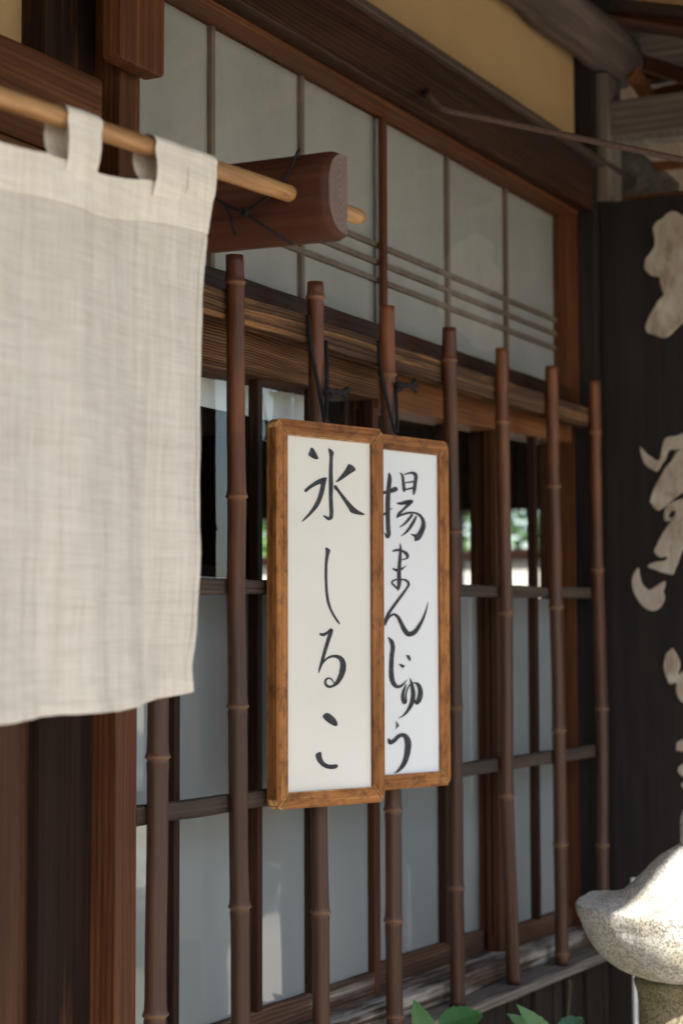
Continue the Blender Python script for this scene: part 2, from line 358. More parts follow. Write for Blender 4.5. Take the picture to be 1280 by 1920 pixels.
# lintel of the lower window
link('lintel', prism([at(x, y, Y=.066) for x, y in ((262, 560), (709, 690), (709, 748), (262, 663))], (0, .09, 0), .002), 'groove', B)
link('lintel', prism([at(x, y, Y=.078) for x, y in ((711, 690), (1086, 790), (1086, 834), (711, 763))], (0, .08, 0), .002), 'orange', B)
# lower windows: sliding sashes
ZB = .923; ZM = at(880, 1114, Y=.112).z
def sash(x0, x1, yf, mull, stile=(.024, .024), zt=2.02):
    p = empty('sliding_window', (0, 0, 0)); p.parent = B; p.location = Vector(((x0+x1)/2, yf, ZB))-B.location
    link('frosted_pane', box(x0, x1, yf+.015, yf+.018, ZB-.01, ZM, 0), 'frost', p)
    link('clear_pane', box(x0, x1, yf+.015, yf+.018, ZM+.0005, zt, 0), 'glass', p)
    for x, wd in ((x0, stile[0]), (x1-stile[1], stile[1])): link('stile', box(x, x+wd, yf, yf+.03, ZB-.045, zt, .002), 'doorZ', p)
    link('bottom_rail', plank((x0+stile[0], ZB), (x1-stile[1], ZB), .05, yf+.001, yf+.03, 30, .0015, .003, x0), 'brownrail', p)
    for mx in mull: link('mullion', box(mx-.008, mx+.008, yf-.004, yf+.0145, ZB-.001, zt, .0015), 'darkZ', p)
def gx(x, y=1300, Y=.09): return at(x, y, Y=Y).x
XS1 = gx(712); XS2 = gx(921, Y=.115)
sash(XJ1-.01, XS1, .09, [gx(329), gx(484), gx(588)])
sash(XS1-.03, XS2, .125, [gx(838, Y=.12)], (.02, .016))
sash(XS2-.030, XRL+.02, .088, [gx(1003)], (.026, .02))
# sill and ledge
link('sill_board', plank((2.44, .880), (4.28, .880), .036, .032, .13, 70, .004, .004, 6), 'sill', B)
link('ledge', plank((2.44, .842), (4.30, .842), .021, -.023, .06, 70, .0025, .003, 7), 'ledge', B)
# charred board siding under the ledge
x = 2.44; i = 0
while x < 4.25:
    wd = random.uniform(.045, .085); dy = random.uniform(-.002, .003)
    link('siding_board', box(x, x+wd-.004, .012+dy, .03, .05, .8205, .0015), 'siding', B); x += wd; i += 1
link('siding_backing', box(2.40, 4.28, .032, .06, 0, .8203, 0), 'blackboard', B)
for px in (1060, 978, 1002, 1100): 
    X = at(px, 1860, Y=.005).x; link('siding_batten', box(X-.004, X+.004, .002, .0085, .05, .8204, .001), 'siding', B)
# entrance header on the left of the black post
link('entrance_header', plank((.2, at(0, 57, Y=-.01).z), (at(192, 140, Y=-.01).x, at(0, 57, Y=-.01).z), .125, -.01, .044, 60, .0015, .008, 8), 'redX', B)
zl = at(0, 57, Y=-.01).z-.127
link('entrance_lintel', plank((.2, zl), (at(178, 250, Y=.0).x, zl), .055, .0, .044, 60, .001, .003, 9), 'groove', B)
# log purlin and roof timbers
Ylog = .0; za = at(1081, 91, Y=-.05).z+.034
pts = []; rad = []
XE = at(1160, 80, Y=Ylog).x
for i in range(30):
    k = i/29; X = 1.0+(XE-1.0)*k
    pts.append((X, Ylog+.012*noise.noise((X*2, 1, 0)), za+.066+.010*noise.noise((X*4, 4, 0)))); rad.append(.062+.010*noise.noise((X*7, 8, 0)))
pts += [(XE+.012, Ylog, za+.07), (XE+.026, Ylog-.004, za+.062)]; rad += [.058, .034]
bm = tube(pts, rad, 20)
for v in bm.verts: v.co += noise.noise_vector(v.co*16)*.007
link('log_purlin', bm, 'logX', B, True)
link('cross_beam', quadX([(1118, 192), (1420, 152), (1420, 222), (1118, 260)], 4.30, 4.42, .004), 'greyY', B)
# rafters run out and down from the wall to the eave
EY, EZ = -1.44, 2.675; SL = .27
def rafter(X, wd, h, drop=0, mat='redY', y1=.6):
    z = lambda Y: EZ+(Y-EY)*SL-drop
    link('rafter', prism([(X, EY+.03, z(EY+.03)), (X, y1, z(y1)), (X, y1, z(y1)-h), (X, EY+.03, z(EY+.03)-h*.8)], (wd, 0, 0), .004), mat, B)
for i, X in enumerate((.3, .72, 1.14, 1.56, 1.98, 2.40, 2.82, 3.24, 3.66, 4.08)): rafter(X, .05, .06, 0, 'rafterY')
for nm, q, x0, x1, mt in (
    ('rafter', [(1150, 54), (1420, 90), (1420, 172), (1162, 86)], 4.40, 4.43, 'greyY'),
    ('rafter', [(1160, 88), (1420, 174), (1420, 200), (1166, 118)], 4.4305, 4.47, 'doorZ'),
    ('rafter', [(1112, -10), (1420, 22), (1420, 76), (1127, 26)], 4.48, 4.54, 'redY'),
    ('lath', [(1205, 153), (1420, 113), (1420, 122), (1210, 162)], 4.60, 4.62, 'ledge'),
    ('lath', [(1216, 168), (1420, 124), (1420, 145), (1216, 184)], 4.56, 4.59, 'redY'),
    ('beam_batten', [(1118, 2600/10), (1420, 222.5), (1420, 238), (1160, 270)], 4.31, 4.36, 'ledge'),
    ('wedge_block', [(1214, 303), (1420, 290), (1420, 304), (1230, 318)], 4.45, 4.468, 'orange')):
    link(nm, quadX(q, x0, x1, .002), mt, B)
rafter(4.86, .06, .075, 0, 'redY'); rafter(5.3, .06, .075, 0, 'greyY'); rafter(5.75, .06, .075)
link('brace', quadX([(1155, 120), (1190, 116), (1226, 182), (1198, 186)], 4.36, 4.395, .002), 'orange', B)
link('gable_board', quadX([(1140, 280), (1186, 273), (1214, 297), (1227, 317), (1247, 321), (1273, 346), (1271, 364), (1230, 372), (1140, 372)], 4.47, 4.5, .002), 'ledge', B)
link('soffit_beam', quadX([(1146, 372), (1420, 340), (1420, 352), (1146, 392)], 4.40, 4.44, .002), 'orange', B)
nb = 12
for i in range(nb):
    y0 = EY+(.75-EY)*i/nb; y1 = EY+(.75-EY)*(i+1)/nb-.006; z = lambda Y: EZ+(Y-EY)*SL+.002
    link('roof_board', prism([(-1.5, y0, z(y0)), (-1.5, y1, z(y1)), (-1.5, y1, z(y1)+.022), (-1.5, y0, z(y0)+.022)], (8.6, 0, 0), 0), 'darkX', B)
link('roof_covering', prism([(-1.5, EY-.03, EZ+.03), (-1.5, .8, EZ+.03+(.83-EY)*SL), (-1.5, .8, EZ+.09+(.83-EY)*SL), (-1.5, EY-.03, EZ+.075)], (8.6, 0, 0), .004), 'darkX', B)
# back wall behind the roof timbers and the room inside
link('front_wall', box(4.40, 7.0, .17, .2, 0, 3.2, 0), 'room', B)
link('side_wall', box(7.0, 7.05, .17, .75, 0, 3.2, 0), 'room', B)
link('side_wall', box(7.0, 7.05, .7505, 3.2, 0, .95, 0), 'room', B)
link('side_wall', box(7.0, 7.05, .7505, 3.2, 2.06, 3.2, 0), 'room', B)
for y in (1.18, 1.62, 2.1, 2.56, 3.0): link('garden_window_bar', box(6.99, 7.03, y-.055, y+.055, .9502, 2.0598, 0), 'darkZ', B)
link('rear_wall', box(-1.4, 7.05, 3.201, 3.3, 0, 3.3, 0), 'room', B)
link('end_wall', box(-1.5, -1.4, .1, 3.2, 0, 3.3, 0), 'room', B)
link('room_floor', box(-1.4, 6.99, .21, 3.2, .3, .34, 0), 'room', B)
link('room_ceiling', box(-1.4, 6.99, .21, 3.2, 2.56, 2.6, 0), 'room', B)

# things in the room seen through the clear panes
tag(link('stand_in_panel', box(2.52, 3.14, .150, .153, at(520, 792, Y=.15).z, 2.03, 0), 'white'), 'plain white panel added behind the clear panes to brighten them', 'screen')  # white panel added to stand in for the brightness seen in the glass
s = tag(empty('inner_shelf', (2.75, .55, .34)), 'dark wooden shelf unit standing in the dim room behind the glass', 'shelf')
for x in (2.55, 2.95, 3.4): link('upright', box(x, x+.04, .5, .75, .34, 1.95, .002), 'darkZ', s)
for z in (.9, 1.3, 1.66): link('shelf_board', box(2.592, 3.398, .5, .75, z, z+.02, .001), 'darkX', s)
def jar(X, Y, Z, r, h, label):
    prof = [(0, 0), (r*.7, 0), (r, h*.25), (r, h*.65), (r*.55, h*.85), (r*.6, h), (0, h)]
    bm = bmesh.new(); rows = []
    for a, b in prof[1:-1]: rows.append([bm.verts.new((X+a*math.cos(q), Y+a*math.sin(q), Z+b)) for q in (2*math.pi*j/20 for j in range(20))])
    for p, q in zip(rows, rows[1:]):
        for j in range(20): bm.faces.new((p[j], p[(j+1) % 20], q[(j+1) % 20], q[j]))
    bm.faces.new(rows[0]); bm.faces.new(rows[-1])
    tag(link('storage_jar', bm, 'black', None, True), label, 'jar')
jar(2.68, .6, 1.68, .055, .13, 'dark round jar on the top board of the inner shelf')
jar(2.84, .6, 1.32, .055, .15, 'dark round jar on the middle board of the inner shelf')

# ------------------------------------------------------------------ bamboo lattice in front of the windows
L = tag(empty('bamboo_lattice', (3.3, 0, .842)), 'lattice of smoked brown bamboo poles nailed to weathered rails before the windows', 'lattice')
def P0(x, y): return at(x, y, Y=0)
def rail(q, h0, h1, y0, y1, seed, mat='rail'):
    a, b = at(*q[0], Y=y0), at(*q[1], Y=y0)
    link('rail', plank((a.x, a.z), (b.x, b.z), (h0+h1)/2, y0, y1, 70, .003, .004, seed, ), mat, L)
rail([(257, 488), (1106, 765)], .052, .04, .0135, .046, 21)
rail([(257, 1081), (1118, 1102)], .024, .024, .0135, .034, 22, 'rail2')
rail([(257, 1514), (1118, 1397)], .027, .026, .0135, .034, 23, 'rail2')
POLES = [  # centre line (photo x, y), width in photo px, node heights
 ([(301, 440), (298, 1000), (296, 1420), (291, 1960)], 40, [480, 945, 1420, 1901]),
 ([(440, 479), (441, 531), (443, 932), (445, 1326), (449, 1703), (452, 1960)], 35, [531, 932, 1326, 1703]),
 ([(591, 529), (591, 559), (593, 700), (598, 1530), (600, 1713), (604, 1960)], 31, [559, 985, 1360, 1713]),
 ([(725, 574), (726, 704), (733, 1200), (737, 1521), (737, 1730), (741, 1925)], 30, [704, 1010, 1290, 1521, 1730, 1913]),
 ([(842, 615), (842, 677), (848, 998), (852, 1328), (855, 1669), (858, 1892)], 27.5, [677, 998, 1328, 1669]),
 ([(940, 654), (941, 792), (948, 1150), (949, 1494), (963, 1856)], 25.5, [792, 1150, 1494]),
 ([(1033, 687), (1037, 912), (1042, 1139), (1047, 1372), (1050, 1589), (1053, 1822)], 24.5, [912, 1139, 1372, 1589, 1797]),
 ([(1113, 715), (1115, 811), (1119, 1069), (1128, 1331), (1129, 1590), (1131, 1800)], 22.5, [811, 1069, 1331, 1590])]
for pi, (cl, wpx, nodes) in enumerate(POLES):
    C = [P0(*c) for c in cl]; depth = (C[0]-EYE).dot(fw); r0 = wpx/2*depth/FPX
    zn = [P0(cl[0][0], y).z for y in nodes]
    for i in range(len(zn)):   # node height on the real line
        zn[i] = min((P0(c[0], nodes[i]).z for c in cl), key=lambda q: abs(q-zn[i]))
    ztop = C[0].z; zbot = max(C[-1].z, .8425)
    zs = [ztop-(ztop-zbot)*i/110 for i in range(111)]
    for z in zn: zs += [z+d for d in (-.012, -.007, -.004, -.0025, -.001, .0005, .002, .0035, .006, .010, .016) if zbot < z+d < ztop]
    zs.sort(reverse=True)
    bm = bmesh.new(); lay = bm.verts.layers.float.new('ring'); lay2 = bm.verts.layers.float.new('groove'); rows = []; seg = 40; th0 = random.uniform(-2.6, -1.0) if pi not in (1, 2) else -.55
    cs = sorted(C, key=lambda c: c.z)
    for z in zs:
        for a, b in zip(cs, cs[1:]):
            if z <= b.z or b is cs[-1]: k = (z-a.z)/(b.z-a.z); X = a.x+(b.x-a.x)*k; break
        X += .0012*noise.noise((z*6, pi, 0)); Yc = .0012*noise.noise((z*6, pi, 7))
        k = (ztop-z)/(ztop-zbot); r = r0*(.97+.06*k); rg = 0
        for q in zn:
            d = z-q
            r += r0*(.15*math.exp(-((d-.001)/.0035)**2)+.07*math.exp(-(d/.016)**2)-(.10*math.exp(-((d+.0035)/.0022)**2)))
            rg = max(rg, math.exp(-(d/.0045)**2))
        above = [q for q in zn if q < z+.001]
        row = []
        idx = sum(1 for q in zn if q > z)
        for j in range(seg):
            a = 2*math.pi*j/seg; g = 0
            th = th0+(math.pi if idx % 2 else 0)
            da = math.atan2(math.sin(a-th), math.cos(a-th)); g = .10*math.exp(-(da/.22)**2)
            v = bm.verts.new((X+r*(1-g)*math.cos(a), Yc+r*(1-g)*math.sin(a), z)); v[lay] = rg; v[lay2] = math.exp(-(da/.13)**2) if pi in (1, 2, 5) else 0; row.append(v)
        rows.append(row)
    for a, b in zip(rows, rows[1:]):
        for j in range(seg): bm.faces.new((a[j], a[(j+1) % seg], b[(j+1) % seg], b[j]))
    bm.faces.new(rows[-1])
    inn = [bm.verts.new(v.co+(Vector((C[0].x, 0, v.co.z))-v.co)*.35) for v in rows[0]]; dpt = [bm.verts.new(v.co-Vector((0, 0, .05))) for v in inn]
    for j in range(seg):
        k = (j+1) % seg; bm.faces.new((rows[0][j], inn[j], inn[k], rows[0][k])); bm.faces.new((inn[j], dpt[j], dpt[k], inn[k]))
    bm.faces.new(dpt)
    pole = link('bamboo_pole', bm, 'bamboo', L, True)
    # nail heads where a pole crosses the upper rail
    zr = at(cl[0][0], 488+(cl[0][0]-258)*.3267, Y=.0135).z-.022
    if pi: 
        kx = min(cs, key=lambda c: abs(c.z-zr)).x
        nb_ = tube([(kx+r0*.55, -r0*.72, zr), (kx+r0*.62, -r0*.90, zr)], [.0032, .0028], 10)
        for v in nb_.verts: v.co -= L.location
        me = link('nail', nb_, 'iron', pole, True, local=True)

# ------------------------------------------------------------------ two framed menu signs
def stroke(pts, plane, off, k=6, ends=True):
    """brush stroke: centre line with widths in traced units -> outline points in the sign's own plane"""
    P = spline([(a, b, c) for a, b, c in pts], k); Lf = []; Rt = []
    for i, p in enumerate(P):
        d = Vector((P[min(i+1, len(P)-1)]-P[max(i-1, 0)])[:2]); d = d.normalized() if d.length else Vector((0, 1))
        n = Vector((-d.y, d.x))*p.z/2*1.18; n *= 1+.08*noise.noise((p.x*.09, p.y*.09, 3))
        Lf.append((p.x+n.x, p.y+n.y)); Rt.append((p.x-n.x, p.y-n.y))
    return Lf, Rt
SC = 1280/370.0
A = lambda p: (p[0]/SC+490, p[1]/SC+770)
Bc = lambda p: (p[0]/SC+490, p[1]/SC+1130)
S1 = [  # (crop, kind, points) grouped by character
 [(A, 'p', [(318,240),(335,243),(355,275),(370,312),(345,315),(318,300),(302,285),(312,262)]),
  (A, 'p', [(432,242),(450,250),(470,272),(464,300),(462,400),(465,480),(462,560),(466,640),(464,690),(455,705),(435,712),(415,700),(398,682),(408,678),(430,688),(438,685),(440,660),(436,560),(436,400),(440,300),(434,262)]),
  (A, 'p', [(276,515),(300,492),(340,462),(380,440),(415,432),(424,438),(418,465),(408,520),(396,560),(375,610),(345,650),(310,685),(270,718),(262,714),(300,670),(335,620),(360,570),(375,520),(382,478),(360,484),(320,505),(292,528),(280,526)]),
  (A, 'p', [(480,460),(510,425),(540,385),(560,350),(570,346),(598,362),(610,385),(590,400),(560,420),(520,448),(490,464)]),
  (A, 'p', [(468,488),(482,482),(510,520),(550,570),(590,615),(625,645),(668,670),(660,678),(625,675),(580,662),(560,630),(520,570),(490,525),(470,505)])],
 [(A, 'p', [(412,890),(425,888),(446,905),(440,930),(430,980),(427,1050),(428,1120),(433,1190),(442,1240),(455,1285),(475,1325),(508,1378),(500,1384),(470,1345),(445,1300),(425,1250),(415,1190),(410,1120),(408,1050),(410,980),(415,920)])],
 [(Bc, 's', [(376,202,12),(400,208,18),(425,195,15),(452,177,20),(446,200,24),(430,250,22),(412,310,20),(395,370,18),(380,420,13),(370,455,5)]),
  (Bc, 's', [(383,418,8),(400,387,10),(430,358,12),(470,347,16),(510,360,26),(528,400,34),(520,460,32),(492,515,24),(462,540,15),(435,545,15),(416,530,15),(414,507,13),(430,490,10),(450,495,9),(465,512,7),(470,525,5)])],
 [(Bc, 'p', [(394,740),(405,722),(428,715),(455,730),(480,755),(492,780),(488,800),(465,797),(435,780),(410,760)]),
  (Bc, 'p', [(350,995),(352,980),(380,967),(388,975),(392,1005),(408,1035),(440,1050),(480,1048),(496,1055),(488,1072),(460,1080),(420,1075),(385,1055),(360,1025)])]]
S2 = [
 [(A, 's', [(826,402,8),(830,440,24),(822,520,26),(818,600,28),(818,680,26),(820,760,26),(824,800,24),(815,820,18),(797,790,6)]),
  (A, 's', [(760,545,12),(800,530,18),(840,520,24),(866,510,30),(884,510,12)]), (A, 's', [(770,690,10),(810,660,12),(830,645,8),(850,630,3)]),
  (A, 's', [(896,402,6),(912,420,14),(918,460,17),(922,500,19),(924,528,10)]), (A, 's', [(925,415,8),(955,405,11),(985,406,18),(1000,425,22),(995,470,20),(990,515,20),(984,547,8)]),
  (A, 's', [(930,468,8),(985,460,10)]), (A, 's', [(930,512,10),(985,500,12)]),
  (A, 's', [(876,600,8),(905,602,18),(945,592,22),(978,586,12),(955,605,20),(920,640,14),(890,670,18),(876,697,6)]),
  (A, 's', [(880,690,8),(930,668,14),(980,662,12),(1020,675,15),(1045,710,20),(1047,750,28),(1030,795,32),(1008,825,34),(992,845,8)]), (A, 's', [(966,800,5),(985,808,14),(1004,815,22)]),
  (A, 's', [(978,672,14),(955,702,16),(925,735,12),(893,757,4)]), (A, 's', [(1003,682,10),(985,720,17),(960,760,17),(932,793,12),(903,813,3)])],
 [(A, 's', [(898,860,4),(900,900,15),(897,950,18),(893,1000,20),(890,1060,23),(891,1120,24),(884,1168,8)]), (A, 's', [(846,913,6),(872,905,15),(905,908,12),(935,925,20),(946,948,16),(930,962,9),(905,966,5)]),
  (A, 's', [(848,1022,6),(870,1034,16),(905,1028,12),(936,1005,4)]), (A, 's', [(900,1096,6),(868,1096,9),(848,1108,11),(846,1120,11),(860,1136,12),(882,1155,12)])],
 [(A, 's', [(905,1095,8),(935,1100,13),(953,1125,15),(940,1152,12),(915,1187,15),(885,1227,16),(855,1268,16),(825,1312,17),(800,1360,14),(788,1400,6)]),
  (Bc, 's', [(800,150,7),(812,118,9),(832,88,12),(858,76,14),(884,95,19),(905,135,22),(925,175,27),(950,203,28),(985,195,27),(1015,160,22),(1045,105,15),(1065,50,9),(1079,-5,3)])],
 [(Bc, 's', [(818,223,4),(840,250,22),(850,290,24),(843,350,24),(840,420,25),(842,480,27),(855,525,26),(880,545,20),(910,535,13),(942,500,3)]),
  (Bc, 'p', [(935,342),(955,340),(965,360),(965,378),(950,370)]), (Bc, 'p', [(887,396),(910,400),(928,410),(912,425),(900,412)])],
 [(Bc, 's', [(960,488,3),(970,520,14),(978,560,23),(982,600,26),(972,650,25),(950,695,18),(920,730,10),(888,750,3)]),
  (Bc, 's', [(937,528,6),(920,570,15),(914,610,19),(922,648,20),(935,638,12),(935,600,9),(942,565,9),(958,535,7),(975,522,6),(992,520,9),(1015,535,22),(1028,575,27),(1022,620,30),(1004,650,22),(988,628,10),(984,606,8)])],
 [(Bc, 'p', [(868,765),(880,780),(890,800),(878,810),(865,822),(872,800)]),
  (Bc, 's', [(822,880,8),(832,905,24),(857,895,22),(885,868,22),(910,858,22),(935,872,30),(948,910,36),(945,960,34),(935,1010,29),(915,1055,25),(885,1090,15),(860,1106,3)])]]
def sign(cx, Yc, ang, lpx, rpx, tops, bots, paper, strokes, label, cord, seed, tilt):
    rz = -ang; u = Vector((math.cos(rz), math.sin(rz), 0)); nrm = Vector((u.y, -u.x, 0))      # nrm faces the street
    c0 = at(cx, 1150, Y=Yc); T = .022; FW = .0255
    pl = hit(lpx, 1150, c0, nrm); pr = hit(rpx, 1150, c0, nrm); c = (pl+pr)/2; W = (pr-pl).length
    mid = (lpx+rpx)/2; zt = hit(mid, tops, c, nrm).z; zb = hit(mid, bots, c, nrm).z; H = zt-zb
    e = empty('menu_sign', (c.x, c.y, zb), rz); tag(e, label, 'sign')
    loc = lambda p: (u.dot(p-c), -nrm.dot(p-c), p.z-zb)                                    # local: x along, y back, z up
    # frame: four mitred rails with rounded outer corners
    w2 = W/2; rr = .013; g = .0012
    def arc(cx_, cz_, a0, a1, n=4): return [(cx_+rr*math.cos(R(a0+(a1-a0)*i/n)), cz_+rr*math.sin(R(a0+(a1-a0)*i/n))) for i in range(n+1)]
    rails = [
     ('frame_top', 'frameX', arc(-w2+rr, H-rr, 135, 90)+arc(w2-rr, H-rr, 90, 45)+[(w2-FW, H-FW), (-w2+FW, H-FW)], (0, -g)),
     ('frame_bottom', 'frameX', arc(w2-rr, rr, -45, -90)+arc(-w2+rr, rr, -90, -135)+[(-w2+FW, FW), (w2-FW, FW)], (0, g)),
     ('frame_side', 'frameZ', arc(-w2+rr, rr, -135, -180)+arc(-w2+rr, H-rr, 180, 135)+[(-w2+FW, H-FW), (-w2+FW, FW)], (g, 0)),
     ('frame_side', 'frameZ', arc(w2-rr, H-rr, 45, 0)+arc(w2-rr, rr, 0, -45)+[(w2-FW, FW), (w2-FW, H-FW)], (-g, 0))]
    for nm, mt, pg, of in rails:
        dy = random.uniform(-.0006, .0006)
        bm = prism([(x+of[0]*-1, dy, z+of[1]*-1) for x, z in pg], (0, T, 0), .0028, 3)
        ed = bm.verts.layers.float.new('edge')
        for v in bm.verts: v[ed] = 0 if any(f.calc_area() > 1.5e-4 for f in v.link_faces) else 1
        for v in bm.verts:
            q = noise.noise_vector((v.co.x*60+seed, v.co.y*60, v.co.z*25)); v.co += Vector((q.x, q.y, q.z))*.0006
        link(nm, bm, mt, e, False, local=True)
    yp = .0065
    pan = link('paper_panel', prism([(-w2+FW*.7, yp, FW*.7), (w2-FW*.7, yp, FW*.7), (w2-FW*.7, yp, H-FW*.7), (-w2+FW*.7, yp, H-FW*.7)], (0, .006, 0), 0), paper, e, local=True)
    link('backboard', prism([(-w2+.012, .0145, .012), (w2-.012, .0145, .012), (w2-.012, .0145, H-.012), (-w2+.012, .0145, H-.012)], (0, .006, 0), 0), 'darkZ', e, local=True)
    pp = c-nrm*yp; lay = 0
    for ch in strokes:
        bm = bmesh.new()
        apart = ch is S1[3]
        for tf, kd, pts in ch:
            if apart and len(bm.verts): link('character', bm, 'ink', pan, local=True); bm = bmesh.new()
            lay += 1; yy = yp-.00015-.00003*lay
            def pt(p):
                q = tf(p); a = loc(hit(q[0], q[1], pp, nrm)); return bm.verts.new((a[0], yy, a[2]))
            if kd == 'p':
                sm = spline([(*p, 0) for p in pts]+[(*pts[0], 0)], 3)[:-1]
                bm.faces.new([pt((p.x, p.y)) for p in sm])
            else:
                lf, rg = stroke(pts, None, 0); a = [pt(p) for p in lf]; b = [pt(p) for p in rg]
                for i in range(len(a)-1): bm.faces.new((a[i], a[i+1], b[i+1], b[i]))
        link('character', bm, 'ink', pan, local=True)
    # hanging cord with its knot
    for i, (pts, r_) in enumerate(cord):
        w_ = spline([at(x, y, Y=yy) for x, y, yy in pts], 5)
        bm = tube([loc(p) for p in w_], [r_*(1+.12*noise.noise((k*1.7, i, seed))) for k in range(len(w_))], 8)
        link(('cord', 'cord', 'knot', 'tassel', 'tassel', 'tassel')[min(i, 5)], bm, 'cord', e, True, local=True)
    bm = tube([(0, T*.45+.003*math.cos(a)*0+0, H+.001+.004*math.sin(a)) if False else (.0045*math.cos(a), T*.4, H+.002+.0045*math.sin(a)) for a in [math.pi*2*i/16 for i in range(17)]], .001, 6, False)
    link('eyelet', bm, 'iron', e, True, local=True)
    return e
sign(612, -.052, R(18.5), 519, 719, 795, 1510, 'paper1', S1, 'cream paper menu sign in worn brown frame, overlapping the whiter sign beside it',
     [([(577, 592, -.004), (581, 640, -.016), (592, 700, -.019), (602, 750, -.022), (608, 789, -.045)], .0034),
      ([(611, 640, -.006), (613, 690, -.018), (612, 740, -.022), (611, 789, -.045)], .0034),
      ([(610, 734, -.026), (617, 731, -.032), (622, 738, -.03), (616, 744, -.025), (611, 738, -.024)], .005),
      ([(618, 736, -.028), (630, 733, -.03), (642, 735, -.03), (652, 728, -.03)], .0045),
      ([(630, 736, -.031), (641, 738, -.031), (650, 746, -.031)], .003),
      ([(630, 734, -.029), (643, 733, -.029), (654, 734, -.029)], .003)], 1, 0)
sign(741, -.032, R(15.5), 640, 842, 818, 1479, 'paper2', S2, 'whiter paper menu sign in brown frame, partly hidden behind the cream sign',
     [([(709, 640, -.004), (713, 690, -.016), (724, 745, -.019), (735, 790, -.021), (741, 812, -.026)], .0032),
      ([(740, 690, -.004), (742, 730, -.017), (744, 775, -.02), (744, 812, -.026)], .0032),
      ([(742, 722, -.02), (749, 719, -.026), (753, 726, -.024), (747, 731, -.02), (743, 726, -.019)], .0048),
      ([(749, 724, -.022), (760, 721, -.024), (770, 722, -.024), (777, 714, -.024)], .0042),
      ([(760, 724, -.025), (770, 727, -.025), (780, 735, -.025)], .0028),
      ([(760, 722, -.023), (771, 724, -.023), (782, 724, -.023)], .0028)], 2, 0)

# ------------------------------------------------------------------ bracket, rod, noren
XBR = 2.215
br = tag(empty('rod_bracket', (XBR, .06, 2.09)), 'thick dark red brown timber arm jutting from the black post', 'bracket')
def bsec(Y, zt, zb):
    out = []; zc = (zt+zb)/2; h = (zt-zb)/2
    for j in range(25):                                   # rounded face towards the door, flat at the back
        a = R(-96+192*j/24); cx_, sz = math.cos(a), math.sin(a)
        out.append((XBR+.022-(.058*(abs(max(cx_, 0))**.75)), Y, zc+h*(abs(sz)**.8)*(1 if sz > 0 else -1)))
    return out
bm = bmesh.new(); rows = []
p1, p2 = at(637, 279, X=XBR), at(628, 446, X=XBR); q1, q2 = at(426, 306, X=XBR), at(379, 470, X=XBR)
for Y in (.06, -.1, -.25, p1.y+.028, p1.y+.012):
    rows.append([bm.verts.new(p) for p in bsec(Y, q1.z+(p1.z-q1.z)*(Y-q1.y)/(p1.y-q1.y), q2.z+(p2.z-q2.z)*(Y-q2.y)/(p2.y-q2.y))])
lastz = (p1.z, p2.z)
n = len(rows[0])
for a, b in zip(rows, rows[1:]):
    for j in range(n): bm.faces.new((a[j], a[(j+1) % n], b[(j+1) % n], b[j]))
bm.faces.new(rows[0])
cz = sum(lastz)/2
rim = [bm.verts.new((XBR+(v.co.x-XBR)*.9, p1.y, cz+(v.co.z-cz)*.9)) for v in rows[-1]]
for j in range(n): bm.faces.new((rows[-1][j], rows[-1][(j+1) % n], rim[(j+1) % n], rim[j]))
ec = [v.co.copy() for v in rim]; bm.faces.new(rim)
link('arm', bm, 'bracket', br, True)
bm = bmesh.new(); bm.faces.new([bm.verts.new((p.x, p1.y-.0006, p.z)) for p in ec]); link('end_grain', bm, 'endgrain', br)
YR = at(542, 364, X=XBR-.035).y
ra, rb = at(-160, 129, Y=YR), at(545, 364, Y=YR); dirr = (rb-ra).normalized(); re = rb+dirr*(at(676, 409, Y=YR)-rb).length
pts = [ra+(re-ra)*i/60 for i in range(61)]; rodr = .0112
rad = [rodr*(1+.03*noise.noise((i*.3, 2, 0))) for i in range(61)]
rad[-1] *= .82; 
bm = tube(pts, rad, 24)
tag(link('noren_rod', bm, 'rod', None, True), 'golden brown bamboo rod threaded through the cloth loops and the timber arm', 'rod')
def rz_at(X): return ra.z+(X-ra.x)/dirr.x*dirr.z
N = tag(empty('noren_curtain', (1.75, YR, 1.45)), 'beige open weave linen noren hanging in loops from the rod', 'curtain')
XN1 = at(378, 700, Y=YR-.01).x; XN0 = 1.30
edge = [(403, 345), (384, 440), (377, 520), (371, 620), (369, 760), (367, 900), (364, 1040), (359, 1180), (352, 1250), (353, 1297)]
EN = [at(x, y, Y=YR-.012) for x, y in edge]
topc = [at(x, y, Y=YR-.012) for x, y in ((-200, 212), (-60, 248), (0, 264), (50, 280), (95, 291), (118, 300), (172, 318), (195, 330), (240, 338), (285, 340), (345, 352), (400, 372))]
botc = [at(x, y, Y=YR-.012) for x, y in ((-200, 1372), (-60, 1368), (0, 1362), (40, 1356), (95, 1344), (150, 1338), (220, 1334), (290, 1319), (353, 1298))]
def interp(P, X):
    P = sorted(P, key=lambda p: p.x)
    for a, b in zip(P, P[1:]):
        if X <= b.x: return a.z+(b.z-a.z)*(X-a.x)/(b.x-a.x)
    return P[-1].z
def edge_x(z):
    for a, b in zip(EN, EN[1:]):
        if z >= b.z: return a.x+(b.x-a.x)*(z-a.z)/(b.z-a.z)
    return EN[-1].x
def cloth_pt(u, v, off=0):
    Xn = XN0+(EN[0].x-XN0)*u; zt = interp(topc, Xn); Xb = XN0+(EN[-1].x-XN0)*u; zb = interp(botc, Xb)
    z = zt+(zb-zt)*v; X = XN0+(edge_x(z)-XN0)*u
    fold = .011*math.sin(X*26+z*2.2+.5)*(.25+.75*v)+.004*math.sin(X*61+z*5)*v+.0035*noise.noise((X*14, z*9, 2))+.0015*noise.noise((X*40, z*25, 5))
    return Vector((X, YR-.012+fold+off, z+.0008*noise.noise((X*50, v*30, 1))))
